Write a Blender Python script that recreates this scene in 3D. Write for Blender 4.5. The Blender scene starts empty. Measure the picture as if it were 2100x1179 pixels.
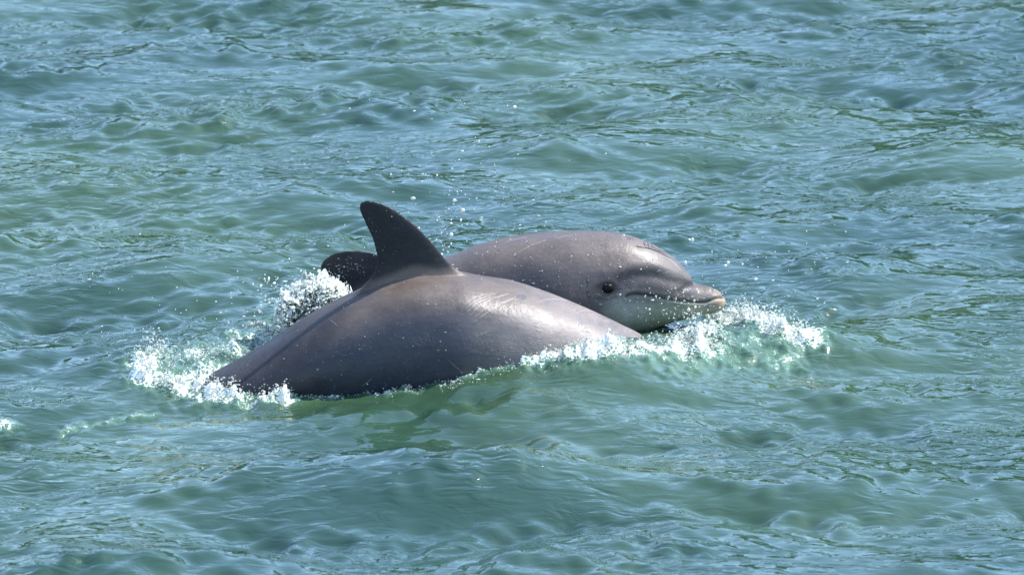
import bpy, math
import numpy as np
from mathutils import Vector
from mathutils.bvhtree import BVHTree

rng = np.random.default_rng(11)
sc = bpy.context.scene
COL = sc.collection

# ------------------------------------------------------------------ camera
DEP = math.radians(18.0)           # the boat looks down at the water
DIST = 20.0
SPAN = 3.5                         # metres across the frame at the animals
LENS = 36.0 * DIST / SPAN
F = 2100 * LENS / 36.0             # focal length in pixels of the 2100 px photograph
CAM = np.array([0.0, -DIST * math.cos(DEP), DIST * math.sin(DEP)])
FWD = np.array([0.0, math.cos(DEP), -math.sin(DEP)])
UPV = np.array([0.0, math.sin(DEP), math.cos(DEP)])
cd = bpy.data.cameras.new("camera"); cam = bpy.data.objects.new("camera", cd); COL.objects.link(cam)
cam.location = CAM; cam.rotation_euler = (math.pi / 2 - DEP, 0, 0)
cd.lens = LENS; cd.sensor_width = 36; cd.clip_start = 0.5; cd.clip_end = 5000
cd.dof.use_dof = True; cd.dof.focus_distance = DIST - 0.55; cd.dof.aperture_fstop = 5.0
sc.camera = cam

# ------------------------------------------------------------------ sky, sun, exposure
SUN_EL, SUN_AZ = math.radians(52), math.radians(67)      # azimuth from +Y (away from camera) to +X (right)
w = bpy.data.worlds.new("World"); sc.world = w; w.use_nodes = True
nt = w.node_tree; bg = nt.nodes["Background"]
sky = nt.nodes.new("ShaderNodeTexSky"); sky.sky_type = 'NISHITA'; sky.sun_disc = False
sky.sun_elevation = SUN_EL; sky.sun_rotation = SUN_AZ
sky.air_density = 1.05; sky.dust_density = 0.15; sky.ozone_density = 2.0; sky.altitude = 0
nt.links.new(sky.outputs[0], bg.inputs[0]); bg.inputs[1].default_value = 0.15
sl = bpy.data.lights.new("sun", 'SUN'); so = bpy.data.objects.new("sun", sl); COL.objects.link(so)
sl.energy = 3.0; sl.angle = math.radians(0.5); sl.color = (1.0, 0.95, 0.88)
sdir = Vector((math.sin(SUN_AZ) * math.cos(SUN_EL), math.cos(SUN_AZ) * math.cos(SUN_EL), math.sin(SUN_EL)))
so.rotation_euler = sdir.to_track_quat('Z', 'Y').to_euler(); so.location = (5, 5, 12)
sc.view_settings.view_transform = 'Standard'; sc.view_settings.look = 'None'
sc.view_settings.exposure = 2.06; sc.view_settings.gamma = 1.0; sc.view_settings.use_curve_mapping = False
sc.render.engine = 'CYCLES'
sc.cycles.use_denoising = True
sc.cycles.max_bounces = 6; sc.cycles.caustics_reflective = False; sc.cycles.caustics_refractive = False

# ------------------------------------------------------------------ maths helpers
def ray(px, py):
    px = np.asarray(px, float); py = np.asarray(py, float)
    d = FWD + ((px - 1050) / F)[..., None] * np.array([1.0, 0, 0]) + ((589.5 - py) / F)[..., None] * UPV
    return d
def on_level(px, py, z=0.0):                # where the sight line meets the level z
    d = ray(px, py); t = (np.asarray(z) - CAM[2]) / d[..., 2]
    return CAM + d * t[..., None]
def on_plane(px, py, y0, m):                # vertical plane y = y0 + m x
    d = ray(px, py); t = (y0 + m * CAM[0] - CAM[1]) / (d[..., 1] - m * d[..., 0])
    return CAM + d * t[..., None]
def project(P):
    r = P - CAM; f = r @ FWD
    return 1050 + F * r[..., 0] / f, 589.5 - F * (r @ UPV) / f
def pchip(x, xs, ys):
    xs = np.asarray(xs, float); ys = np.asarray(ys, float); h = np.diff(xs); d = np.diff(ys) / h
    m = np.zeros(len(xs)); m[0], m[-1] = d[0], d[-1]
    for i in range(1, len(xs) - 1):
        if d[i-1] * d[i] > 0:
            w1 = 2*h[i] + h[i-1]; w2 = h[i] + 2*h[i-1]; m[i] = (w1 + w2) / (w1/d[i-1] + w2/d[i])
    x = np.clip(x, xs[0], xs[-1]); k = np.clip(np.searchsorted(xs, x) - 1, 0, len(h) - 1)
    t = (x - xs[k]) / h[k]
    return ((1+2*t)*(1-t)**2)*ys[k] + t*(1-t)**2*h[k]*m[k] + t*t*(3-2*t)*ys[k+1] + t*t*(t-1)*h[k]*m[k+1]
def seg_dist(px, py, poly):                 # distance to a polyline and position along it 0..1
    best = np.full(px.shape, 1e9); along = np.zeros(px.shape); n = len(poly) - 1
    for i in range(n):
        ax, ay = poly[i]; bx, by = poly[i+1]; dx, dy = bx-ax, by-ay; L2 = dx*dx + dy*dy + 1e-12
        t = np.clip(((px-ax)*dx + (py-ay)*dy) / L2, 0, 1)
        q = np.hypot(px-ax-t*dx, py-ay-t*dy); s = q < best
        best = np.where(s, q, best); along = np.where(s, (i+t)/n, along)
    return best, along
def smooth(e0, e1, x):
    t = np.clip((x - e0) / (e1 - e0), 0, 1); return t*t*(3-2*t)
class Tile:                                 # periodic field sampled bilinearly
    def __init__(self, a, L): self.a = a; self.N = a.shape[0]; self.L = L
    def __call__(self, x, y):
        u = (np.asarray(x)/self.L % 1)*self.N; v = (np.asarray(y)/self.L % 1)*self.N
        i = np.floor(u).astype(int) % self.N; j = np.floor(v).astype(int) % self.N; fu = u-np.floor(u); fv = v-np.floor(v)
        i2 = (i+1) % self.N; j2 = (j+1) % self.N; a = self.a
        return (a[j, i]*(1-fu)+a[j, i2]*fu)*(1-fv) + (a[j2, i]*(1-fu)+a[j2, i2]*fu)*fv
def noise_tile(N, L, lo, hi, seed, stretch=1.0, power=0.0):    # band limited noise, wavelengths lo..hi metres
    r = np.random.default_rng(seed); k = 2*np.pi*np.fft.fftfreq(N, L/N); kx, ky = np.meshgrid(k, k)
    kk = np.hypot(kx*stretch, ky)+1e-9
    amp = np.exp(-(2*np.pi/hi/kk)**4) * np.exp(-(kk*lo/2/np.pi)**4) * kk**(-1-power)
    a = np.fft.ifft2(np.fft.fft2(r.normal(size=(N, N))) * amp).real
    return Tile(a/a.std(), L)

# ------------------------------------------------------------------ object helpers
def tag(o, label=None, cat=None, group=None, kind=None):
    if label: o['label'] = label
    if cat: o['category'] = cat
    if group: o['group'] = group
    if kind: o['kind'] = kind
    return o
def mesh_obj(name, V, T, mat=None, parent=None, smooth_=True):
    V = np.ascontiguousarray(V, np.float32); T = np.ascontiguousarray(T, np.int32)
    me = bpy.data.meshes.new(name); n, s = T.shape
    me.vertices.add(len(V)); me.vertices.foreach_set('co', V.ravel())
    me.loops.add(n*s); me.loops.foreach_set('vertex_index', T.ravel())
    me.polygons.add(n); me.polygons.foreach_set('loop_start', np.arange(0, n*s, s, dtype=np.int32))
    me.update(calc_edges=True)
    me.polygons.foreach_set('use_smooth', np.full(n, smooth_, bool))
    if mat: me.materials.append(mat)
    o = bpy.data.objects.new(name, me); COL.objects.link(o)
    if parent: o.parent = parent
    return o
def set_attr(me, name, A):
    A = np.asarray(A, np.float32)
    if A.ndim == 1:
        at = me.attributes.new(name, 'FLOAT', 'POINT'); at.data.foreach_set('value', A)
    else:
        at = me.attributes.new(name, 'FLOAT_COLOR', 'POINT')
        at.data.foreach_set('color', np.c_[A, np.ones(len(A), np.float32)].astype(np.float32).ravel())
def loft(rings, closed_ends=True):
    R = np.array(rings); m, n = R.shape[:2]; V = R.reshape(-1, 3); T = []
    i = np.arange(m-1)[:, None]*n; j = np.arange(n)[None]; j2 = (j+1) % n
    q = np.stack([i+j, i+j2, i+n+j2, i+n+j], -1).reshape(-1, 4)
    T = np.concatenate([q[:, [0, 1, 2]], q[:, [0, 2, 3]]])
    c0, c1 = len(V), len(V)+1
    V = np.concatenate([V, R[0].mean(0)[None], R[-1].mean(0)[None]])
    a = np.arange(n); b = (a+1) % n; o = (m-1)*n
    T = np.concatenate([T, np.stack([b, a, np.full(n, c0)], -1), np.stack([o+a, o+b, np.full(n, c1)], -1)])
    return V, T

class NB:                                   # small node builder
    def __init__(self, name):
        self.m = bpy.data.materials.new(name); self.m.use_nodes = True
        self.t = self.m.node_tree; self.p = self.t.nodes["Principled BSDF"]; self.out = self.t.nodes["Material Output"]
    def n(self, typ, **kw):
        nd = self.t.nodes.new(typ)
        for k, v in kw.items():
            if k.startswith('i_'): nd.inputs[k[2:].replace('_', ' ')].default_value = v
            else: setattr(nd, k, v)
        return nd
    def l(self, a, b): self.t.links.new(a, b)
    def math(self, op, a, b=None, clamp=False):
        nd = self.n('ShaderNodeMath', operation=op, use_clamp=clamp)
        for i, v in enumerate((a, b)):
            if v is None: continue
            if isinstance(v, (int, float)): nd.inputs[i].default_value = v
            else: self.l(v, nd.inputs[i])
        return nd.outputs[0]
    def mapped(self, scale, rot=0.0):
        tc = self.n('ShaderNodeTexCoord'); mp = self.n('ShaderNodeMapping')
        mp.inputs['Scale'].default_value = scale; mp.inputs['Rotation'].default_value = (0, 0, rot)
        self.l(tc.outputs['Object'], mp.inputs[0]); return mp.outputs[0]
    def noise(self, vec, scale, detail=4, rough=0.55, dist=0.0):
        nd = self.n('ShaderNodeTexNoise'); self.l(vec, nd.inputs['Vector'])
        nd.inputs['Scale'].default_value = scale; nd.inputs['Detail'].default_value = detail
        nd.inputs['Roughness'].default_value = rough; nd.inputs['Distortion'].default_value = dist
        return nd.outputs[0]
    def ramp(self, v, a, b, lo=0.0, hi=1.0):
        nd = self.n('ShaderNodeMapRange'); nd.interpolation_type = 'SMOOTHSTEP'; self.l(v, nd.inputs[0])
        for i, q in enumerate((a, b, lo, hi)): nd.inputs[i+1].default_value = q
        return nd.outputs[0]
    def mix(self, f, a, b):
        nd = self.n('ShaderNodeMix', data_type='RGBA')
        for s, v in ((0, f), (6, a), (7, b)):
            if isinstance(v, (int, float, tuple)): nd.inputs[s].default_value = v
            else: self.l(v, nd.inputs[s])
        return nd.outputs[2]
    def bump(self, h, dist, strength=1.0, prev=None):
        nd = self.n('ShaderNodeBump'); nd.inputs['Strength'].default_value = strength; nd.inputs['Distance'].default_value = dist
        self.l(h, nd.inputs['Height'])
        if prev: self.l(prev, nd.inputs['Normal'])
        return nd.outputs[0]

# ------------------------------------------------------------------ materials
def water_material():
    b = NB("green_sea_water"); p = b.p
    obj = b.mapped((1, 1, 1))
    silt = b.noise(obj, 0.55, 3, 0.5)
    deep = b.mix(b.ramp(silt, 0.35, 0.65), (0.013, 0.034, 0.022, 1), (0.024, 0.049, 0.023, 1))
    foam = b.n('ShaderNodeAttribute', attribute_name='foam').outputs['Fac']
    lace = b.n('ShaderNodeTexVoronoi', feature='DISTANCE_TO_EDGE'); lace.inputs['Scale'].default_value = 55
    wv = b.noise(obj, 14, 4, 0.6)
    add = b.n('ShaderNodeVectorMath', operation='MULTIPLY_ADD')
    b.l(b.n('ShaderNodeTexNoise', i_Scale=20.0).outputs['Color'], add.inputs[0]); add.inputs[1].default_value = (0.06, 0.06, 0.06)
    b.l(obj, add.inputs[2]); b.l(add.outputs[0], lace.inputs['Vector'])
    web = b.ramp(lace.outputs[0], 0.02, 0.22, 1.0, 0.0)
    fine = b.noise(obj, 75, 5, 0.75)
    pat = b.math('ADD', b.math('MULTIPLY', web, 0.34), b.math('MULTIPLY', fine, 0.95))
    thr = b.math('SUBTRACT', 1.26, foam)
    m = b.ramp(b.math('SUBTRACT', pat, thr), -0.04, 0.20)
    m = b.math('MULTIPLY', m, b.ramp(foam, 0.04, 0.3))
    col = b.mix(m, deep, (0.62, 0.63, 0.57, 1))
    aer = b.ramp(foam, 0.05, 0.9, 0.0, 0.55)                         # aerated water round the foam is paler
    deep2 = b.mix(aer, deep, (0.16, 0.30, 0.20, 1)); b.l(deep2, b.t.nodes[-1].inputs[0]) if False else None
    col = b.mix(m, deep2, (0.62, 0.63, 0.57, 1))
    b.l(col, p.inputs['Base Color'])
    b.l(b.ramp(m, 0, 1, 0.022, 0.35), p.inputs['Roughness'])
    p.inputs['IOR'].default_value = 1.333; p.inputs['Specular IOR Level'].default_value = 0.85
    cap = b.n('ShaderNodeTexNoise'); capm = b.mapped((0.40, 1.0, 1), 0.15); b.l(capm, cap.inputs['Vector'])
    cap.inputs['Scale'].default_value = 20; cap.inputs['Detail'].default_value = 2.2; cap.inputs['Roughness'].default_value = 0.5; cap.inputs['Distortion'].default_value = 0.9
    patch = b.ramp(b.noise(obj, 1.6, 3, 0.6), 0.40, 0.68, 0.42, 1.30)
    n1 = b.bump(b.math('MULTIPLY', cap.outputs[0], patch), 0.011, 1.0)
    n2 = b.bump(b.math('MULTIPLY', b.noise(obj, 120, 3, 0.6), b.ramp(foam, 0.1, 0.8, 0.0, 1.0)), 0.008, 1.0, n1)
    b.l(n2, p.inputs['Normal'])
    return b.m

def skin_material():
    b = NB("wet_dolphin_skin"); p = b.p
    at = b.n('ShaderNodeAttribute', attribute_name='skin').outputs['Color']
    obj = b.mapped((1, 1, 1)); lng = b.mapped((1.0, 3.0, 5.0))
    mott = b.noise(obj, 9, 5, 0.6); streak = b.noise(lng, 14, 5, 0.62, 0.5)
    v = b.math('ADD', b.ramp(mott, 0.3, 0.7, 0.84, 1.16), b.ramp(streak, 0.3, 0.7, -0.08, 0.08))
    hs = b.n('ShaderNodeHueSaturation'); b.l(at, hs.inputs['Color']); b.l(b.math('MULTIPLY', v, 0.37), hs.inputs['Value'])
    speck = b.ramp(b.noise(obj, 190, 2, 0.5), 0.70, 0.76)
    b.l(b.mix(b.math('MULTIPLY', speck, 0.35), hs.outputs[0], (0.35, 0.36, 0.38, 1)), p.inputs['Base Color'])
    b.l(b.ramp(mott, 0.3, 0.7, 0.38, 0.60), p.inputs['Roughness'])
    p.inputs['IOR'].default_value = 1.36
    p.inputs['Coat Weight'].default_value = 0.0; p.inputs['Coat Roughness'].default_value = 0.2; p.inputs['Specular IOR Level'].default_value = 0.40
    # loose wrinkles: thin contour lines of a noise, only in patches
    wn = b.noise(obj, 13, 3, 0.5, 1.6)
    fr = b.math('ABSOLUTE', b.math('SUBTRACT', b.math('FRACT', b.math('MULTIPLY', wn, 9.0)), 0.5))
    line = b.ramp(fr, 0.0, 0.13, 1.0, 0.0)
    zone = b.ramp(b.noise(obj, 4.2, 2, 0.5), 0.50, 0.62)
    n1 = b.bump(b.math('MULTIPLY', line, zone), 0.0012, 0.8)
    n2 = b.bump(b.noise(obj, 60, 4, 0.6), 0.0016, 0.8, n1)
    b.l(n2, p.inputs['Normal'])
    return b.m
def plain(name, col, rough=0.5, **kw):
    b = NB(name); p = b.p
    obj = b.mapped((1, 1, 1)); v = b.ramp(b.noise(obj, 40, 3), 0.3, 0.7, 0.85, 1.12)
    hs = b.n('ShaderNodeHueSaturation'); hs.inputs['Color'].default_value = (*col, 1); b.l(v, hs.inputs['Value'])
    b.l(hs.outputs[0], p.inputs['Base Color']); p.inputs['Roughness'].default_value = rough
    for k, v in kw.items(): p.inputs[k.replace('_', ' ')].default_value = v
    return b.m
def drop_material(dense=False):
    b = NB("dense_white_spray" if dense else "aerated_water_drops"); p = b.p
    obj = b.mapped((1, 1, 1))
    f = b.ramp(b.noise(obj, 60, 3, 0.7), 0.35, 0.65)
    b.l(b.mix(f, (0.42, 0.48, 0.42, 1), (0.80, 0.79, 0.72, 1)), p.inputs['Base Color'])
    p.inputs['Roughness'].default_value = 0.08; p.inputs['IOR'].default_value = 1.333
    p.inputs['Transmission Weight'].default_value = 0.0 if dense else 0.35
    tr = b.n('ShaderNodeBsdfTranslucent'); tr.inputs[0].default_value = (0.85, 0.87, 0.84, 1)
    mx = b.n('ShaderNodeMixShader'); mx.inputs[0].default_value = 0.5 if dense else 0.38
    b.l(p.outputs[0], mx.inputs[1]); b.l(tr.outputs[0], mx.inputs[2]); b.l(mx.outputs[0], b.out.inputs[0])
    return b.m

WATER, SKIN, DROPS, SPRAY = water_material(), skin_material(), drop_material(), drop_material(True)

# ------------------------------------------------------------------ the sea
NT, LT = 1024, 9.0
def ocean_tile():
    r = np.random.default_rng(9); k = 2*np.pi*np.fft.fftfreq(NT, LT/NT); kx, ky = np.meshgrid(k, k); kk = np.hypot(kx, ky)+1e-9
    th = np.arctan2(ky, kx)
    main = math.radians(-74)                                   # waves run towards the camera, a little to the left
    ang = np.cos(th-main); pw = 2.5 + 11*np.clip((kk-6)/22, 0, 1)
    an2 = np.cos(th-math.radians(-112)); D = 0.004 + np.where(ang > 0, ang, 0)**pw + 0.75*np.where(an2 > 0, an2, 0)**(pw*1.2)
    pk = 2*np.pi/0.85
    S = kk**(-2.45) * np.exp(-0.9*(pk/kk)**2) * np.exp(-(kk*0.032)**2) * D   # amplitude
    S[0, 0] = 0
    H = np.fft.fft2(r.normal(size=(NT, NT)))*S
    h = np.fft.ifft2(H).real
    sx = np.fft.ifft2(1j*kx*H).real; sy = np.fft.ifft2(1j*ky*H).real
    g = math.sqrt((sx**2+sy**2).mean()); target = 0.185
    s = target/g
    dx = np.fft.ifft2(-1j*kx/kk*H).real*s; dy = np.fft.ifft2(-1j*ky/kk*H).real*s
    return Tile(h*s, LT), Tile(dx, LT), Tile(dy, LT)
TH, TX, TY = ocean_tile()
CH = noise_tile(512, 2.0, 0.016, 0.16, 3, power=0.35)         # churned water in the wakes
CH2 = noise_tile(512, 2.7, 0.03, 0.5, 4, power=0.2)

RIP = noise_tile(512, 3.1, 0.055, 0.24, 21, stretch=2.6)         # long-crested wind ripples, strongest in gusts farther out
GUST = noise_tile(256, 11.0, 0.5, 2.2, 22, stretch=1.8)

# swells raised by the animals or standing in the foreground: pixel, level, size across/along, height
BUMPS = [(1235, 757, .30, .25, .074), (1400, 726, .20, .11, .035), (1585, 690, .18, .13, .040), (1385, 668, .2, .08, -.015), (1690, 690, .22, .16, .02),
         (860, 945, .42, .20, .085), (1010, 985, .35, .16, .030), (560, 850, .5, .16, -.015), (1440, 890, .5, .2, .035), (2040, 300, .30, .22, .05), (1300, 262, .34, .22, .04), (240, 1110, .4, .22, .04), (1700, 1020, .4, .2, .03),
         (600, 555, .30, .20, .035), (330, 530, .25, .20, .05), (430, 790, .25, .14, -.015), 
         (350, 760, .16, .10, .03)]
BW = []
for px, py, sx, sy, h in BUMPS:
    c = on_level(px, py, max(h, 0)); BW.append((c[0], c[1], sx, sy, h))
# foam: polylines in pixels at a water level, width (m), strength
FOAM = [([(1105, 735), (1160, 722), (1230, 716), (1300, 714), (1370, 712), (1430, 702)], .07, .050, .86),
        ([(1425, 694), (1455, 676), (1490, 656), (1530, 650), (1570, 664), (1600, 682), (1650, 688)], .06, .050, .92),
        ([(1370, 735), (1450, 728), (1520, 720), (1600, 715)], .05, .10, .50),
        ([(285, 735), (300, 765), (350, 790), (430, 800), (520, 805), (590, 815)], .01, .050, .84),
        ([(350, 735), (430, 728), (500, 722), (540, 712)], .01, .10, .58),
        ([(390, 770), (430, 760)], .01, .12, .62),
        ([(420, 812), (500, 826), (590, 828)], 0, .035, .65),
        ([(510, 690), (560, 690), (600, 675), (640, 650), (690, 640)], .01, .10, .62),
        ([(760, 806), (800, 806), (850, 802)], .02, .030, .62),
        ([(620, 814), (680, 812), (740, 806), (800, 800), (860, 797), (910, 788), (950, 780), (1000, 764), (1050, 750), (1105, 735)], .04, .030, .66),
        ([(130, 882), (190, 868), (260, 856), (310, 850)], 0, .022, .48),
        ([(0, 866), (14, 866)], 0, .03, .62), ([(1700, 560), (1790, 545)], 0, .03, .25)]

# the sea climbs the near flank along this line (x, y, level)
CLIMB = [(-1.03, -1.06, .012), (-0.946, -1.132, 0.022), (-0.771, -1.166, 0.017), (-0.645, -1.164, 0.010), (-0.551, -1.162, 0.009), (-0.425, -1.160, 0.023), (-0.315, -1.150, 0.027),
         (-0.236, -1.146, 0.039), (-0.142, -1.140, 0.062), (-0.047, -1.128, 0.087), (0.047, -1.108, 0.106), (0.110, -1.089, 0.121), (0.174, -1.060, 0.134), (0.269, -1.002, 0.135), (0.366, -0.914, 0.120), (0.429, -0.793, 0.090)]
def waves(x, y):
    return TH(x*0.88+2.3, y)*(0.80 + 0.25*CH2(x*0.45+3, y*0.45))
def bumps(x, y):
    h = np.zeros(np.shape(x))
    for cx, cy, sx, sy, a in BW:
        u = (x-cx)/sx; v = (y-cy)/sy; v = np.where(v < 0, v*0.95, v*1.3); h = h + a*np.exp(-0.5*(u*u+v*v))
    return h
CL = np.array(CLIMB); CD = CL[:, 2] - waves(CL[:, 0], CL[:, 1]) - bumps(CL[:, 0], CL[:, 1])
def climb(x, y):
    x = np.asarray(x, float); y = np.asarray(y, float); out = np.zeros(x.shape); m = (x > -2) & (x < 1.6) & (y > -2.1) & (y < 0)
    if m.any():
        d2 = (x[m][:, None]-CL[:, 0])**2 + (y[m][:, None]-CL[:, 1])**2; wt = 1/(d2+.0015)**1.5
        out[m] = (wt*CD).sum(1)/wt.sum(1)*np.exp(-d2.min(1)/(2*.17**2))
    return out
def lift(x, y): return bumps(x, y) + climb(x, y)
def base_level(x, y): return waves(x, y) + lift(x, y)
def on_sea(px, py):                         # first meeting of the sight line with the waves
    px = np.asarray(px, float); py = np.asarray(py, float); z = np.full(px.shape, .16); done = np.zeros(px.shape, bool); out = on_level(px, py, z)
    for k in range(60):
        W = on_level(px, py, z); b = base_level(W[..., 0], W[..., 1]); done |= b >= z; out = np.where(done[..., None], out, W); z = z-.005
    return out
FW = [([tuple(q) for q in on_sea([a for a, b in pts], [b for a, b in pts])[:, :2]], wd, st) for pts, z, wd, st in FOAM]

def sea(x, y):                              # height, horizontal shift, foam, before the churn
    fade = smooth(14, 6, np.hypot(x, y-0.5))
    patch = 0.80 + 0.25*CH2(x*0.45+3, y*0.45)
    xx = x*0.88+2.3
    h = TH(xx, y)*fade*patch; dx = TX(xx, y)*fade*0.60*patch; dy = TY(xx, y)*fade*0.60*patch
    calm = np.ones_like(x)
    h = h + lift(x, y)
    xr = x*0.94+y*0.34; yr = -x*0.34+y*0.94; gust = smooth(-.2, 1.3, GUST(xr, yr))*(0.30+0.70*smooth(-.8, 2.2, y - .15*x))
    rp = RIP(xr, yr); h = h + fade*gust*0.0048*(rp + .45*(np.abs(RIP(xr*1.7+.4, yr*1.7))-.8))
    foam = np.zeros_like(x)
    for pts, wd, st in FW:
        d, _ = seg_dist(x, y, pts)
        foam = np.maximum(foam, st*np.exp(-0.5*(d/wd)**2))
    near = foam > 0.02
    f2 = foam.copy(); f2[near] *= 0.86 + 0.22*CH2(x[near]*1.3, y[near]*1.3)
    foam = np.clip(f2, 0, 1.15)
    h = h + np.where(near, foam*0.010*CH(x, y) + foam*0.010*CH2(x*2, y*2) + foam*0.010, 0)
    return h, dx, dy, foam

def axis(lo, hi, step, far, n):
    mid = np.arange(lo, hi+step/2, step); g = step*np.cumsum(1.0*(1.0+0.0)*np.power((far/step/8)**(1/n), np.arange(n)))
    g = g*min(1, far/g[-1]) if g[-1] > far else g
    return np.concatenate([lo-g[::-1], mid, hi+g])
gx = axis(-2.5, 2.5, 0.0065, 2500, 42); gy = axis(-3.2, 4.9, 0.0100, 2500, 42)
X, Y = np.meshgrid(gx, gy); xs, ys = X.ravel(), Y.ravel()
h, dx, dy, foam = sea(xs, ys)
V = np.stack([xs+dx, ys+dy, h], -1)
nx, ny = len(gx), len(gy); ii = (np.arange(ny-1)[:, None]*nx + np.arange(nx-1)[None]).ravel()
water = mesh_obj('water', V, np.stack([ii, ii+1, ii+nx+1, ii+nx], -1), WATER)
set_attr(water.data, 'foam', foam)
tag(water, 'choppy green sea with pale blue sky reflections and foam', kind='structure')
def level_at(x, y):
    return sea(np.atleast_1d(np.asarray(x, float)), np.atleast_1d(np.asarray(y, float)))[0]

# ------------------------------------------------------------------ dolphins
def remesh(V, T, voxel):
    me = bpy.data.meshes.new('tmp'); me.from_pydata(V.tolist(), [], T.tolist()); me.update()
    o = bpy.data.objects.new('tmp', me); COL.objects.link(o)
    md = o.modifiers.new('r', 'REMESH'); md.mode = 'VOXEL'; md.voxel_size = voxel; md.adaptivity = 0
    sm = o.modifiers.new('s', 'SMOOTH'); sm.factor = 0.5; sm.iterations = 4
    dg = bpy.context.evaluated_depsgraph_get(); ev = bpy.data.meshes.new_from_object(o.evaluated_get(dg))
    bpy.data.objects.remove(o); bpy.data.meshes.remove(me)
    return ev
class Body:
    def __init__(s, y0, m): s.y0, s.m = y0, m; c = 1/math.hypot(1, m); s.ax = np.array([c, m*c, 0]); s.sd = np.array([m*c, -c, 0])   # sd points to the camera
    def P(s, px, py): return on_plane(px, py, s.y0, s.m)
    def trunk(s, top, bot, hw, n=220, seg=72):
        x0, x1 = top[0][0], top[-1][0]
        t = np.linspace(0, 1, n); t = np.where(t > .5, 1-2*(1-t)**2, t*1.0) ; t = (t-t[0])/(t[-1]-t[0])
        px = x0 + (x1-x0)*np.sort(t); px[-1] = x1-0.6; px[0] += 0.6
        tp = pchip(px, *zip(*top)); bt = pchip(px, *zip(*bot)); w = pchip(px, *zip(*hw))
        A = s.P(px, tp); B = s.P(px, bt); C = (A+B)/2; hh = (A[:, 2]-B[:, 2])/2*0.955
        th = np.linspace(0, 2*np.pi, seg, endpoint=False)
        rings = []
        for i in range(n):
            cx = np.sign(np.cos(th))*np.abs(np.cos(th))**0.96; sz = np.sin(th)
            rings.append(C[i] + s.sd*(w[i]*cx)[:, None] + np.array([0, 0, 1.0])*(hh[i]*sz)[:, None])
        return loft(rings)
    def fin(s, rows, thick, seg=40, n=70):
        py = np.linspace(rows[0][0], rows[-1][0], n)
        tr = pchip(py, [r[0] for r in rows], [r[1] for r in rows]); ld = pchip(py, [r[0] for r in rows], [r[2] for r in rows])
        tk = pchip(py, *zip(*thick)); rings = []
        c = (1-np.cos(np.linspace(0, np.pi, seg//2+1)))/2
        prof = (1.48*np.sqrt(c) - 0.63*c - 1.76*c**2 + 1.42*c**3 - 0.50*c**4); prof = np.maximum(prof, 0.10)
        for i in range(n):
            L = s.P(ld[i], py[i]); R = s.P(tr[i], py[i]); mid = L + (R-L)*c[:, None]
            hp = np.maximum(tk[i]*prof, .0032)[:, None]; a = mid + s.sd*hp; b = mid - s.sd*hp
            rings.append(np.concatenate([a, b[-2:0:-1]]))
        return loft(rings)
    def blade(s, base, tip, chord0, chord1, t0, t1, chdir, sweep, n=26, seg=24):     # flipper / fluke
        base = np.array(base); tip = np.array(tip); d = tip-base; nrm = np.cross(d, chdir); nrm /= np.linalg.norm(nrm)
        chdir = np.array(chdir)/np.linalg.norm(chdir); rings = []; th = np.linspace(0, 2*np.pi, seg, endpoint=False)
        for k in range(n):
            u = k/(n-1); ch = (chord0+(chord1-chord0)*u)*math.sqrt(max(1-u**5, 0.02)); tt = t0+(t1-t0)*u
            c = base+d*u+chdir*sweep*u*u
            rings.append(c+chdir*(np.cos(th)*ch/2)[:, None]+nrm*(np.sin(th)*tt/2)[:, None])
        return loft(rings)
def merge(parts):
    Vs, Ts, o = [], [], 0
    for V_, T_ in parts: Vs.append(V_); Ts.append(T_+o); o += len(V_)
    return np.concatenate(Vs), np.concatenate(Ts)
def finish_body(me, B):
    n = len(me.vertices); co = np.empty(n*3, np.float32); me.vertices.foreach_get('co', co); co = co.reshape(-1, 3).astype(float)
    no = np.empty(n*3, np.float32); me.vertex_normals.foreach_get('vector', no); no = no.reshape(-1, 3).astype(float)
    off = (co - np.array([0, B.y0, 0])) @ B.sd
    flip = off < 0
    q = co - np.where(flip, 2*off, 0)[:, None]*B.sd          # mirror far side on to the near side
    px, py = project(q)
    lat = np.abs(off)
    return co, no, px, py, lat
def col(c): return np.array(c, float)
def blend(base, c, f): return base*(1-f[:, None]) + col(c)*f[:, None]

def ribbon(name, bvh, pts, width, mat, parent, lift=0.0006, label=None):
    pts = np.array(pts, float); n = max(8, int(np.hypot(*np.diff(pts, axis=0).T).sum()/2.5))
    t = np.linspace(0, 1, n); k = np.linspace(0, 1, len(pts)); X_ = pchip(t, k, pts[:, 0]); Y_ = pchip(t, k, pts[:, 1])
    P, N = [], []
    for a, b_ in zip(X_, Y_):
        d = ray(a, b_); d = d/np.linalg.norm(d); hit = bvh.ray_cast(Vector(CAM), Vector(d))
        if hit[0] is None: continue
        P.append(np.array(hit[0])); N.append(np.array(hit[1]))
    if len(P) < 4: return
    P = np.array(P); N = np.array(N); T_ = np.gradient(P, axis=0); S_ = np.cross(N, T_); S_ /= np.linalg.norm(S_, axis=1)[:, None]
    u = np.linspace(0, 1, len(P)); wd = width/2*np.clip(np.sin(np.pi*u)**0.5, .15, 1)*(1+.25*np.sin(u*23+pts[0, 0]))
    rows = np.stack([P-S_*wd[:, None]-N*.0005, P+N*lift, P+S_*wd[:, None]-N*.0005], 1); m = len(P)
    V_ = rows.reshape(-1, 3); i = np.arange(m-1)*3
    q = np.concatenate([np.stack([i, i+1, i+4, i+3], -1), np.stack([i+1, i+2, i+5, i+4], -1)])
    o = mesh_obj(name, V_ - np.array(parent.location), q, mat, parent)
    if label: o['label'] = label
    return o

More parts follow.
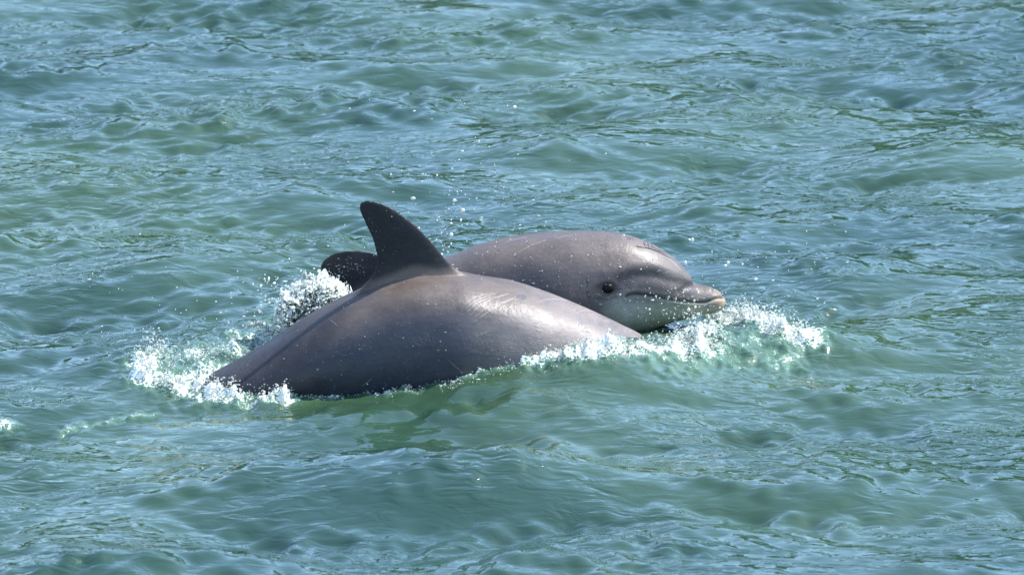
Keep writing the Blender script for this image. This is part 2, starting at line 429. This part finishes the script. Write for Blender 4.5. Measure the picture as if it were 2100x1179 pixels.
# ---- the near dolphin
A = Body(-0.885, 0.176)
topA = [(90, 905), (200, 872), (300, 832), (410, 782), (440, 767), (500, 737), (560, 700), (620, 659), (680, 622), (740, 592), (800, 570), (860, 557),
        (930, 555), (1000, 567), (1060, 576), (1120, 595), (1180, 619), (1240, 646), (1290, 671), (1320, 688), (1380, 725), (1440, 765), (1500, 815), (1530, 850), (1580, 870), (1620, 890), (1640, 902)]
botA = [(90, 925), (200, 908), (300, 884), (410, 846), (500, 836), (560, 836), (620, 838), (680, 842), (740, 844), (800, 845), (860, 845),
        (930, 845), (1000, 846), (1060, 848), (1120, 850), (1180, 855), (1240, 862), (1290, 870), (1320, 876), (1380, 890), (1440, 905), (1500, 920), (1530, 925), (1580, 926), (1620, 918), (1640, 902)]
hwA = [(90, .025), (200, .04), (300, .055), (410, .085), (500, .125), (600, .165), (700, .20), (800, .22), (930, .232), (1060, .23), (1200, .215), (1320, .18), (1440, .14), (1530, .09), (1580, .05), (1620, .04), (1640, .012)]
finA = [(411.5, 750, 757), (414, 743, 772), (419, 738, 787), (427, 737.5, 803), (440, 741, 823), (455, 748, 843), (470, 755, 860), (490, 764, 880), (510, 769.5, 897), (530, 772, 913), (545, 771, 927), (555, 768, 941), (566, 762, 962), (582, 748, 992), (605, 722, 1020)]
thA = [(411, .004), (420, .008), (440, .011), (480, .016), (520, .022), (545, .030), (565, .05), (585, .085), (605, .12)]
def dolphin_parts(B, top, bot, hw, fin, th, tailpx, flpx):
    parts = [B.trunk(top, bot, hw), B.fin(fin, th)]
    tl = B.P(*tailpx); ax = B.ax; z = np.array([0, 0, 1.0])
    for s in (1, -1):
        parts.append(B.blade(tl, tl + B.sd*0.27*s - ax*0.10, .17, .05, .035, .012, ax, -.05))
        f = B.P(*flpx) + B.sd*0.11*s
        parts.append(B.blade(f, f + B.sd*0.20*s - z*0.17 - ax*0.10, .14, .05, .035, .012, ax, -.07))
    return merge(parts)
V, T = dolphin_parts(A, topA, botA, hwA, finA, thA, (100, 915), (1330, 845))
meA = remesh(V, T, 0.0038)
co, no, px, py, lat = finish_body(meA, A)
# skin folds: shallow dent below the fin, keel on the tail stock, slight flank hollow
d = np.zeros(len(co))
q, _ = seg_dist(px, py, [(760, 612), (700, 655), (620, 735), (600, 790)]); d -= .006*np.exp(-.5*(q/18)**2)
q, _ = seg_dist(px, py, [(780, 622), (900, 612), (1010, 640), (1120, 690)]); d += .004*np.exp(-.5*(q/16)**2)
q, _ = seg_dist(px, py, [(1080, 600), (1190, 640), (1290, 690)]); d -= .003*np.exp(-.5*(q/9)**2)
co = co + no*d[:, None]
meA.vertices.foreach_set('co', co.astype(np.float32).ravel()); meA.update()
topy = pchip(px, *zip(*topA)); dep = py - topy
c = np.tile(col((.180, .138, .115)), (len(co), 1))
c = blend(c, (.055, .062, .082), smooth(35, 120, dep)*smooth(1230, 930, px))  # shade of the lower left flank painted into the skin
c = blend(c, (.36, .32, .30), smooth(30, 85, dep)*smooth(900, 1120, px)*0.75)  # sunlit lower flank on the right, painted paler
c = blend(c, (.36, .305, .28), smooth(1000, 1220, px)*0.75)  # sunlit right end of the back lightened in the skin colour
c = blend(c, (.042, .042, .052), smooth(780, 560, px)*0.85)  # tail stock naturally darker, with its shade painted in too
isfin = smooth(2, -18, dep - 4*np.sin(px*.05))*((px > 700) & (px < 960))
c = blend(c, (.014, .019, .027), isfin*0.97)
q, _ = seg_dist(px, py, [(745, 600), (690, 640), (640, 700), (610, 760)]); c = blend(c, (.055, .055, .062), np.exp(-.5*(q/14)**2)*.55)  # painted shadow band of the dorsal fin, running down the flank
q, _ = seg_dist(px, py, [(1068, 608), (1070, 608)]); c = blend(c, (.13, .12, .125), smooth(11, 8, np.hypot((px-1069)*.9, (py-609)*1.5)))
q = np.hypot((px-779)*1.2, py-713); c = blend(c, (.045, .045, .05), smooth(9, 4, q)*.7)
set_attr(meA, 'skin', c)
def dolphin_root(name, B, px_, label):
    r = bpy.data.objects.new(name, None); COL.objects.link(r); p = B.P(px_, 800); r.location = (p[0], p[1], 0)
    r.empty_display_size = .3; tag(r, label, 'dolphin', 'dolphins surfacing side by side'); return r
def attach_body(me, root):
    n = len(me.vertices); a = np.empty(n*3, np.float32); me.vertices.foreach_get('co', a)
    a = (a.reshape(-1, 3) - np.array(root.location, np.float32)).astype(np.float32); 
    vt = [tuple(v.co) for v in ()]
    bvh = None
    me.vertices.foreach_set('co', a.ravel()); me.update()
    me.polygons.foreach_set('use_smooth', np.ones(len(me.polygons), bool))
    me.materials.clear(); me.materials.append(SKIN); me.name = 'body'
    o = bpy.data.objects.new('body', me); COL.objects.link(o); o.parent = root; return o
def bvh_of(me):
    n = len(me.vertices); a = np.empty(n*3, np.float32); me.vertices.foreach_get('co', a)
    return BVHTree.FromPolygons(a.reshape(-1, 3).tolist(), [tuple(p.vertices) for p in me.polygons], epsilon=0.0)
rootA = dolphin_root('dolphin', A, 850, 'near dolphin with tall dark dorsal fin and arched scratched back, head under water')
bvhA = bvh_of(meA); attach_body(meA, rootA)
bpy.context.view_layer.update()
PALE = plain('pale_scar', (.20, .18, .17), .5); DARK = plain('dark_scar', (.008, .006, .006), .9, Specular_IOR_Level=.05); RED = plain('reddish_scar', (.03, .012, .011), .9, Specular_IOR_Level=.05)
for pts in [[(952, 626), (975, 609), (1012, 600)], [(953, 634), (978, 615), (1018, 601)], [(956, 640), (985, 618), (1042, 602)], [(962, 648), (990, 622), (1045, 602)],
            [(966, 657), (1000, 630), (1058, 609)], [(968, 662), (1010, 634), (1054, 612)], [(998, 642), (1025, 623), (1055, 612)],
            [(972, 694), (990, 683), (1008, 677)], [(919, 738), (938, 755), (953, 768)], [(1100, 620), (1130, 613), (1165, 616)], [(742, 792), (752, 784), (763, 776)],
            [(672, 652), (684, 661), (697, 671)], [(1272, 697), (1278, 693)], [(1180, 643), (1200, 636), (1225, 640)]]:
    ribbon('scratch', bvhA, pts, .0022, PALE, rootA)

FAINT = plain('faint_scar', (.085, .075, .072), .5)
for k in range(34):
    a0, b0 = rng.uniform(600, 1240), rng.uniform(600, 770); an = rng.choice([-.6, .9, .3])+rng.normal(0, .15); ln = rng.uniform(18, 60)
    ribbon('scratch', bvhA, [(a0, b0), (a0+ln*.5*math.cos(an), b0+ln*.5*math.sin(an)-2), (a0+ln*math.cos(an), b0+ln*math.sin(an))], .0013, FAINT, rootA, lift=.0003)

# ---- the far dolphin with its head out
B = Body(-0.400, 0.085)
topB = [(230, 765), (330, 735), (450, 715), (560, 672), (650, 628), (700, 600), (760, 573), (820, 554), (880, 537), (930, 523), (980, 502), (1040, 486), (1100, 477), (1150, 473.5), (1200, 472.5),
        (1250, 474), (1275, 477), (1300, 484), (1340, 500), (1375, 522), (1400, 545), (1416, 566), (1424, 578), (1430, 582), (1440, 584), (1455, 588), (1468, 594), (1477, 601), (1483, 608), (1487, 617)]
botB = [(230, 785), (330, 775), (450, 760), (560, 762), (650, 768), (760, 775), (880, 775), (1000, 765), (1100, 745), (1200, 718), (1250, 704), (1300, 688), (1350, 671), (1400, 655),
        (1430, 646), (1455, 643), (1468, 641), (1478, 635), (1484, 627), (1487, 617)]
hwB = [(230, .02), (330, .035), (450, .06), (560, .10), (700, .15), (850, .185), (1000, .195), (1130, .19), (1200, .175), (1260, .152), (1320, .128), (1370, .102), (1405, .078), (1425, .062), (1445, .052), (1468, .045), (1480, .033), (1487, .012)]
finB = [(514.5, 712, 738), (517, 694, 757), (522, 681, 775), (530, 668, 792), (540, 660, 806), (549, 657, 816), (555, 660, 822), (562, 671, 830), (572, 690, 842), (583, 703, 858), (596, 712, 880), (615, 716, 905), (635, 700, 930)]
thB = [(514, .004), (525, .009), (550, .015), (575, .024), (595, .05), (635, .10)]
V, T = dolphin_parts(B, topB, botB, hwB, finB, thB, (240, 775), (1120, 735))
meB = remesh(V, T, 0.0034)
co, no, px, py, lat = finish_body(meB, B)
facing = smooth(.10, .45, np.abs(no @ B.sd))
def G(poly, s): return np.exp(-.5*(seg_dist(px, py, poly)[0]/s)**2)
mouth = [(1284, 608), (1290, 604.5), (1302, 603), (1320, 604.5), (1345, 608.5), (1375, 613.5), (1400, 617.5), (1425, 620), (1445, 620), (1460, 615.5), (1474, 610.5), (1488, 609.5)]
d = np.zeros(len(co))
dm, um = seg_dist(px, py, mouth)
d -= .0048*np.exp(-.5*(dm/2.0)**2)
d += .0016*np.exp(-.5*((dm-6)/4.0)**2)                                             # lips
d -= .0060*G([(1431, 577), (1422, 584), (1408, 590), (1395, 598)], 5.0)             # crease between melon and beak
d -= .0040*G([(1268, 573), (1300, 562), (1335, 563), (1370, 574), (1412, 583)], 7.5)*facing   # hollow under the melon
d += .0030*G([(1240, 560), (1290, 546), (1335, 545), (1375, 557), (1405, 567)], 9)*facing
d += .0020*G([(1300, 585), (1340, 585), (1380, 595)], 9)*facing
d += .0010*G([(1224, 583), (1234, 577), (1246, 575), (1262, 578)], 3.2)             # lid above the eye
d -= .0045*np.exp(-.5*(np.hypot((px-1245)*.85, (py-594)*1.1)/8)**2)
d += .0012*G([(1226, 606), (1244, 612), (1264, 606)], 3.0)
d -= .0012*G([(1222, 614), (1244, 619), (1272, 610), (1284, 608)], 2.5)
d -= .0012*G([(1202, 575), (1202, 600), (1208, 622)], 1.8)
d -= .0100*np.exp(-.5*(np.hypot((px-1291)/7, (py-483)/5))**2)                       # blowhole
d += .0040*np.exp(-.5*(np.hypot((px-1278)/9, (py-479)/6))**2)
d += .0030*G([(1285, 645), (1340, 632), (1400, 632)], 14)
co = co + no*d[:, None]
meB.vertices.foreach_set('co', co.astype(np.float32).ravel()); meB.update()
topy = pchip(px, *zip(*topB)); dep = py-topy
c = np.tile(col((.185, .148, .132)), (len(co), 1))
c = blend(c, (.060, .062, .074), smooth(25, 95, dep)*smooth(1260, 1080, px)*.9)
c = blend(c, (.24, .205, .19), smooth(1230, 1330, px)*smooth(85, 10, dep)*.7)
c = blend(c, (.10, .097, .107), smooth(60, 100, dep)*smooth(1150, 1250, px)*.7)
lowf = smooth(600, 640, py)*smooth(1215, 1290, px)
c = blend(c, (.58, .60, .44), lowf*.9)  # pale greenish jaw, with light thrown up by the water painted in
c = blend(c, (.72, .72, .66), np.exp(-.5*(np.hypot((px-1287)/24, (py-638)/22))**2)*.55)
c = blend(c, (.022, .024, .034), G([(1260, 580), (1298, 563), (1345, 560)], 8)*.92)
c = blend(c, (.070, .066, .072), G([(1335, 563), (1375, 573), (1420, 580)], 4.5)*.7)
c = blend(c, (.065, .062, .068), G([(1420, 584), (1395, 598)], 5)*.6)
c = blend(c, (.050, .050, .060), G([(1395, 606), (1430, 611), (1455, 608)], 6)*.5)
c = blend(c, (.012, .012, .014), np.exp(-.5*(np.hypot((px-1245)/21, (py-591)/14))**4)*.97)
c = blend(c, (.020, .018, .018), np.exp(-.5*(dm/1.5)**2)*.9)
c = blend(c, (.16, .12, .105), smooth(1425, 1445, px)*smooth(607, 597, py))
c = blend(c, (.46, .38, .27), np.exp(-.5*(np.hypot((px-1474)/9, (py-600)/6))**2)*.75)
c = blend(c, (.66, .50, .34), smooth(1454, 1470, px)*smooth(611, 615, py)*smooth(640, 626, py)*.95)
c = blend(c, (.035, .03, .03), np.exp(-.5*(np.hypot((px-1291)/6, (py-484)/3))**2)*.7)
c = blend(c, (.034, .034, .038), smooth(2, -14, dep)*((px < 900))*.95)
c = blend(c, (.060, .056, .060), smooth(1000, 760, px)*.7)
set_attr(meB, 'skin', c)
rootB = dolphin_root('dolphin', B, 1150, 'far dolphin lifting its head with eye, closed mouth and pale beak tip above water')
bvhB = bvh_of(meB); attach_body(meB, rootB); bpy.context.view_layer.update()
for pts in [[(1297, 504), (1315, 507), (1335, 511), (1360, 522), (1385, 534)], [(1318, 500), (1345, 510), (1370, 521)], [(1322, 506), (1340, 512), (1362, 519)]]:
    ribbon('rake_mark', bvhB, pts, .0075, DARK, rootB)
for pts in [[(1320, 495), (1323, 507)], [(1327, 494), (1331, 508)], [(1335, 497), (1338, 508)], [(1306, 502), (1309, 509)]]:
    ribbon('rake_mark', bvhB, [pts[0], ((pts[0][0]+pts[1][0])/2, (pts[0][1]+pts[1][1])/2), pts[1]], .0055, RED, rootB)
for pts in [[(1030, 500), (1050, 492), (1080, 486)], [(1060, 520), (1085, 505), (1120, 492)], [(1140, 489), (1160, 484), (1175, 483)], [(1350, 520), (1375, 533), (1400, 556)]]:
    ribbon('rake_mark', bvhB, pts, .0018, PALE, rootB, label='pale scratch on the back')
for k in range(18):
    a0, b0 = rng.uniform(980, 1300), rng.uniform(490, 600); an = rng.choice([-.5, .7])+rng.normal(0, .15); ln = rng.uniform(15, 50)
    ribbon('scratch', bvhB, [(a0, b0), (a0+ln*.5*math.cos(an), b0+ln*.5*math.sin(an)-2), (a0+ln*math.cos(an), b0+ln*math.sin(an))], .0013, FAINT, rootB, lift=.0003)
# eye: dark ball set in the socket on either side
b_ = NB('dark_wet_eye'); b_.p.inputs['Base Color'].default_value = (.004, .004, .004, 1); b_.p.inputs['Roughness'].default_value = .3; b_.p.inputs['Specular IOR Level'].default_value = .06; EYE = b_.m
def uv_ball(n=14, m=24):
    t = np.linspace(.02, np.pi-.02, n); p = np.linspace(0, 2*np.pi, m, endpoint=False)
    return loft([np.stack([np.sin(a)*np.cos(p), np.sin(a)*np.sin(p), np.full(m, np.cos(a))], -1) for a in t])
EV, ET = uv_ball()
for px_, py_, Bd, root, bv in ((1244, 593, B, rootB, bvhB), (1440, 860, A, rootA, bvhA)):
    d_ = ray(px_, py_); hit = bv.ray_cast(Vector(CAM), Vector(d_/np.linalg.norm(d_)))
    P = np.array(hit[0]); off = (P-np.array([0, Bd.y0, 0]))@Bd.sd
    for s in (1, -1):
        C_ = P - Bd.sd*(off - s*(off-.0055))
        E = EV*np.array([1, 1, 1])*.0150
        E = (EV[:, [0]]*.0260)*Bd.ax + (EV[:, [1]]*.0135)*Bd.sd + (EV[:, [2]]*.0185)*np.array([0, 0, 1.0])
        mesh_obj('eye', E + C_ - np.array(root.location), ET, EYE, root)

# ------------------------------------------------------------------ splashes and drops
def ico():
    t = (1+5**.5)/2; v = np.array([(-1, t, 0), (1, t, 0), (-1, -t, 0), (1, -t, 0), (0, -1, t), (0, 1, t), (0, -1, -t), (0, 1, -t), (t, 0, -1), (t, 0, 1), (-t, 0, -1), (-t, 0, 1)], float)
    v /= np.linalg.norm(v[0]); f = np.array([(0, 11, 5), (0, 5, 1), (0, 1, 7), (0, 7, 10), (0, 10, 11), (1, 5, 9), (5, 11, 4), (11, 10, 2), (10, 7, 6), (7, 1, 8), (3, 9, 4), (3, 4, 2), (3, 2, 6), (3, 6, 8), (3, 8, 9), (4, 9, 5), (2, 4, 11), (6, 2, 10), (8, 6, 7), (9, 8, 1)])
    return v, f
def ico2():
    v, f = ico(); v = v.tolist(); cache = {}; nf = []
    def mid(a, b):
        k = (min(a, b), max(a, b))
        if k not in cache:
            m_ = np.array(v[a])+np.array(v[b]); v.append((m_/np.linalg.norm(m_)).tolist()); cache[k] = len(v)-1
        return cache[k]
    for a, b, c_ in f:
        ab, bc, ca = mid(a, b), mid(b, c_), mid(c_, a); nf += [(a, ab, ca), (b, bc, ab), (c_, ca, bc), (ab, bc, ca)]
    return np.array(v), np.array(nf)
I1, I2 = ico(), ico2()
def drops(name, C, R, label, cat='splash', mat=DROPS):
    C = np.asarray(C); R = np.asarray(R); Vs, Ts, o = [], [], 0
    for (bv, bf), sel in ((I1, R <= .0045), (I2, R > .0045)):
        c_, r_ = C[sel], R[sel]; n = len(c_)
        if not n: continue
        el = 1 + rng.normal(0, .22, (n, 1, 3)).clip(-.4, .6); el[:, :, 0] *= np.where((rng.random(n) < .25) & (r_ < .0028), rng.uniform(1.4, 3.0, n), 1)[:, None]
        rot = rng.normal(size=(n, 3, 3)); rot, _ = np.linalg.qr(rot)
        vv = np.einsum('mj,nij->nmi', bv, rot)*el*r_[:, None, None] + c_[:, None]
        Vs.append(vv.reshape(-1, 3)); Ts.append((bf[None]+(np.arange(n)*len(bv))[:, None, None]).reshape(-1, 3)+o); o += n*len(bv)
    ob = mesh_obj(name, np.concatenate(Vs), np.concatenate(Ts), mat)
    return tag(ob, label, cat, kind='stuff')
def along_poly(pts, n, spread):
    pts = np.array(pts, float); L = np.hypot(*np.diff(pts, axis=0).T); cum = np.r_[0, L.cumsum()]/L.sum(); u = rng.random(n)
    return np.stack([np.interp(u, cum, pts[:, 0]), np.interp(u, cum, pts[:, 1])], -1) + rng.normal(0, 1, (n, 2))*np.array(spread)
def clump(P, k, s):                          # scatter around random centres to make strings and tufts
    c_ = P[rng.integers(0, len(P), k)]; return c_ + rng.normal(0, s, c_.shape)
def lognorm(n, med, sig, lo, hi): return np.clip(med*np.exp(rng.normal(0, sig, n)), lo, hi)

# foam caps riding on the water: drops hug the surface along the foam lines
def surface_drops(pts, z, n, spread, height, rmed):
    n = int(n*0.7)
    P = along_poly(pts, n, spread); W = on_sea(P[:, 0], P[:, 1])
    W[:, 2] = level_at(W[:, 0], W[:, 1]) + np.abs(rng.normal(0, height, n)) - .002
    W[:, 1] += rng.normal(0, .02, n)
    return W, lognorm(n, rmed*.58, .42, .0010, .006)
def collect(L): return np.concatenate([a for a, _ in L]), np.concatenate([b for _, b in L])
C_, R_ = collect([surface_drops([(1105, 735), (1160, 722), (1230, 716), (1300, 714), (1370, 712), (1430, 702), (1500, 700)], .07, 2600, (8, 9), .012, .0030),
                  surface_drops([(1400, 705), (1445, 682), (1490, 652)], .05, 1300, (12, 7), .018, .0032),
                  surface_drops([(1480, 652), (1530, 645), (1570, 664), (1600, 682), (1650, 688)], .06, 1700, (9, 8), .018, .0030)])
drops('splash', C_, R_, 'white bow splash breaking around the beak and shoulder on the right')
C_, R_ = collect([surface_drops([(285, 735), (300, 765), (350, 790), (430, 800), (520, 805), (590, 815)], .02, 2400, (10, 8), .014, .0030),
                  surface_drops([(350, 735), (430, 728), (500, 722), (540, 712)], .02, 900, (14, 10), .010, .0026),
                  surface_drops([(290, 730), (320, 725), (345, 745)], .02, 500, (10, 12), .03, .0030)])
drops('splash', C_, R_, 'ring of white foam around the submerged tail stock on the left')
C_, R_ = collect([surface_drops([(760, 806), (800, 800), (850, 800)], .02, 500, (12, 3), .007, .0025),
                  surface_drops([(600, 812), (680, 812), (760, 806)], .02, 300, (12, 2), .005, .0022),
                  surface_drops([(900, 792), (950, 778), (975, 772)], .03, 300, (8, 3), .006, .0025),
                  surface_drops([(975, 772), (1020, 758), (1100, 736)], .05, 260, (10, 4), .006, .0025)])
drops('splash', C_, R_, 'thin line of bubbles where the near flank meets the water')
# upright sheet of spray behind the near dolphin, below the small fin
n = 5000; u = rng.random(n); v = rng.random(n)
L0 = np.stack([575+rng.normal(0, 5, n), np.interp(u, [0, 1], [600, 700])], -1)
top_ = np.stack([np.interp(u, [0, .25, .5, .75, 1], [578, 600, 635, 665, 708]), np.interp(u, [0, .25, .5, .75, 1], [614, 596, 576, 571, 600])], -1)
bot_ = np.stack([np.interp(u, [0, 1], [560, 712]), np.interp(u, [0, 1], [700, 612])], -1)
P = top_ + (bot_-top_)*v[:, None]**0.9 + rng.normal(0, 2.5, (n, 2)); Q = clump(P, 1500, 3.0); P = np.concatenate([P, Q])
E = np.stack([rng.uniform(520, 660, 260), rng.uniform(560, 700, 260)], -1); P = np.concatenate([P, E])
W = on_plane(P[:, 0], P[:, 1], -.60, .05); W[:, 1] += rng.normal(0, .05, len(W)); 
R_ = lognorm(len(W), .0020, .45, .0010, .007)
drops('splash', W, R_, 'tall burst of white spray thrown up below the smaller dark fin', mat=SPRAY)
def spray_sheet(top, bot, y0, m, label, nu=230, nv=170, thr=-.35):
    u = np.linspace(0, 1, nu); v = np.linspace(0, 1, nv); U, Vv = np.meshgrid(u, v)
    tp = np.array(top, float); bt = np.array(bot, float); k1 = np.linspace(0, 1, len(tp)); k2 = np.linspace(0, 1, len(bt))
    PX = np.interp(U, k1, tp[:, 0])*(1-Vv)+np.interp(U, k2, bt[:, 0])*Vv; PY = np.interp(U, k1, tp[:, 1])*(1-Vv)+np.interp(U, k2, bt[:, 1])*Vv
    PX = PX+5*CH2(U*1.1, Vv*1.1); PY = PY+5*CH2(U*1.1+.7, Vv*1.1)
    W0 = on_plane(PX, PY, y0, m); nz = CH(U*.9, Vv*.9); n2 = CH2(U*1.2+.3, Vv*1.2); edge = np.minimum(np.minimum(U, 1-U)*6, np.minimum(Vv*5, 1))
    keep = (nz*.55+n2*.6 + 1.5*edge - 1.25) > thr
    Vs, Ts = [], []
    for sgn in (-1, 1):
        W1 = W0.copy(); W1[..., 1] += sgn*(.006+.010*np.clip(nz+1, 0, 2)) + .03*n2
        i = (np.arange(nv-1)[:, None]*nu+np.arange(nu-1)[None]).ravel(); q = np.stack([i, i+1, i+nu+1, i+nu], -1)
        kk = keep.ravel(); q = q[kk[q].sum(1) >= 3]; Ts.append(q+len(Vs)*nu*nv); Vs.append(W1.reshape(-1, 3))
    return tag(mesh_obj('splash', np.concatenate(Vs), np.concatenate(Ts), SPRAY), label, 'splash', kind='stuff')
spray_sheet([(578, 616), (600, 598), (635, 579), (665, 576), (705, 602)], [(562, 702), (600, 668), (650, 640), (690, 620), (714, 608)], -.62, .05, 'torn sheet of white water inside the tall burst of spray')
# strings of spray at the left of the burst
P = np.concatenate([along_poly([(500, 672), (515, 668), (530, 662), (545, 668), (550, 690)], 120, (2.5, 2.5)), along_poly([(553, 690), (560, 675), (568, 655), (575, 625)], 150, (2, 3)),
                    along_poly([(625, 560), (622, 572), (640, 566)], 60, (2, 3))])
W = on_plane(P[:, 0], P[:, 1], -.62, .05); drops('splash', W, lognorm(len(W), .0030, .4, .0015, .007), 'loose strings of spray left of the tall white burst')
# drops in the air
P = np.concatenate([np.stack([rng.normal(1000, 90, 110), rng.normal(420, 80, 110)], -1), np.stack([rng.normal(925, 14, 40), rng.normal(440, 22, 40)], -1),
                    np.stack([rng.normal(908, 12, 45), rng.normal(505, 10, 45)], -1), np.stack([rng.uniform(700, 1150, 60), rng.uniform(180, 540, 60)], -1)])
W = on_plane(P[:, 0], P[:, 1], -.55, 0); W[:, 1] += rng.normal(0, .12, len(W)); drops('water_drops', W, lognorm(len(W), .0015, .6, .0008, .006), 'loose water drops in the air above the two backs', 'water drops')
P = np.concatenate([np.stack([rng.normal(1500, 130, 110), rng.normal(560, 60, 110)], -1), along_poly([(1330, 640), (1400, 640), (1460, 650)], 120, (35, 22)), along_poly([(1340, 610), (1400, 590), (1470, 610)], 70, (30, 15)),
                    along_poly([(1390, 648), (1420, 645), (1460, 640)], 50, (12, 10)), along_poly([(1500, 640), (1560, 640), (1640, 665)], 260, (15, 10))])
W = on_plane(P[:, 0], P[:, 1], -.66, 0); W[:, 1] += rng.normal(0, .04, len(W)); drops('water_drops', W, lognorm(len(W), .0015, .6, .0008, .0055), 'water drops flying around the beak and ahead of it', 'water drops')
P = np.stack([rng.uniform(180, 700, 80), rng.normal(640, 70, 80)], -1)
W = on_plane(P[:, 0], P[:, 1], -.75, 0); drops('water_drops', W, lognorm(len(W), .0020, .4, .0012, .005), 'few small drops in the air over the tail', 'water drops')
# drops on the skin of each animal
def skin_drops(bvh, PX, root, r, label, name='clinging_drops'):
    C_ = []
    for a, b2 in PX:
        d_ = ray(a, b2); hit = bvh.ray_cast(Vector(CAM), Vector(d_/np.linalg.norm(d_)))
        if hit[0] is not None: C_.append(np.array(hit[0])+np.array(hit[1])*.0006)
    if not C_: return
    C_ = np.array(C_) - np.array(root.location); ob = drops(name, C_, lognorm(len(C_), r, .4, .0008, .004), None, None); ob.parent = root
    if 'category' in ob: del ob['category']
skin_drops(bvhA, np.stack([rng.uniform(440, 1100, 230), rng.uniform(420, 800, 230)], -1), rootA, .0009, '')
skin_drops(bvhB, np.concatenate([np.stack([rng.uniform(940, 1480, 240), rng.uniform(480, 670, 240)], -1), np.stack([rng.normal(708, 28, 70), rng.normal(550, 16, 70)], -1)]), rootB, .0012, '')

# ------------------------------------------------------------------ far shore whose dark trees the wave backs mirror
def shore():
    n = 240; x = np.linspace(-260, 260, n); r = np.random.default_rng(8)
    edge = 40 + 5*np.sin(x*.03) + 2*np.sin(x*.11+1)
    prof = [(0, -1.0), (1.0, .12), (5, .4), (20, .8), (120, 2)]
    rings = [np.stack([x, edge+a, np.full(n, z)+r.normal(0, .08, n)], -1) for a, z in prof]; m = len(prof)
    V_ = np.array(rings).reshape(-1, 3); i = (np.arange(m-1)[:, None]*n+np.arange(n-1)[None]).ravel()
    o = mesh_obj('shore', V_, np.stack([i, i+1, i+n+1, i+n], -1), plain('muddy_bank', (.05, .045, .03), .9)); tag(o, 'low muddy bank beyond the water', kind='structure')
    # crowns: lumpy closed mounds with a skin of leaves
    k = 150; cx = np.sort(r.uniform(-110, 110, k)); cy = 41+5*np.sin(cx*.03)+r.uniform(2, 9, k); ch = r.uniform(9.5, 15, k)*(0.85+.25*np.sin(cx*.09)); cr = r.uniform(2.4, 4.2, k)
    bv, bf = ico2(); Vs = []; Ts = []
    for q in range(k):
        for e in range(3):
            rr = 1+.25*r.normal(size=(len(bv), 1)); o3 = r.normal(0, .5, 3)*cr[q]*.7
            Vs.append(bv*rr*np.array([cr[q], cr[q], ch[q]*.5])*r.uniform(.6, 1)+np.array([cx[q]+o3[0], cy[q]+o3[1], ch[q]*.5])); Ts.append(bf+len(Ts)*len(bv))
    o = mesh_obj('mangrove_wood', np.concatenate(Vs), np.concatenate(Ts), plain('mangrove_leaves', (.022, .026, .013), .8, Specular_IOR_Level=0.1))
    tag(o, 'dark mangrove wood along the far bank, mirrored in the wave backs', 'wood', kind='stuff')
    N = 60000; a = r.integers(0, k, N); dv = r.normal(size=(N, 3)); dv /= np.linalg.norm(dv, axis=1)[:, None]; rad = r.uniform(.9, 1.2, N)
    P_ = np.stack([cx[a], cy[a], ch[a]*.5], -1) + dv*np.stack([cr[a], cr[a], ch[a]*.5], -1)*rad[:, None]
    s = r.uniform(.2, .42, N)[:, None]; e1 = r.normal(size=(N, 3)); e1 /= np.linalg.norm(e1, axis=1)[:, None]; e2 = np.cross(e1, r.normal(size=(N, 3))); e2 /= np.linalg.norm(e2, axis=1)[:, None]
    Q_ = np.stack([P_-e1*s, P_+e2*s*.6, P_+e1*s, P_-e2*s*.6], 1).reshape(-1, 3)
    o2 = mesh_obj('leaves', Q_, np.arange(N*4).reshape(-1, 4), o.data.materials[0], o, smooth_=False); o2['kind'] = 'stuff'
shore()
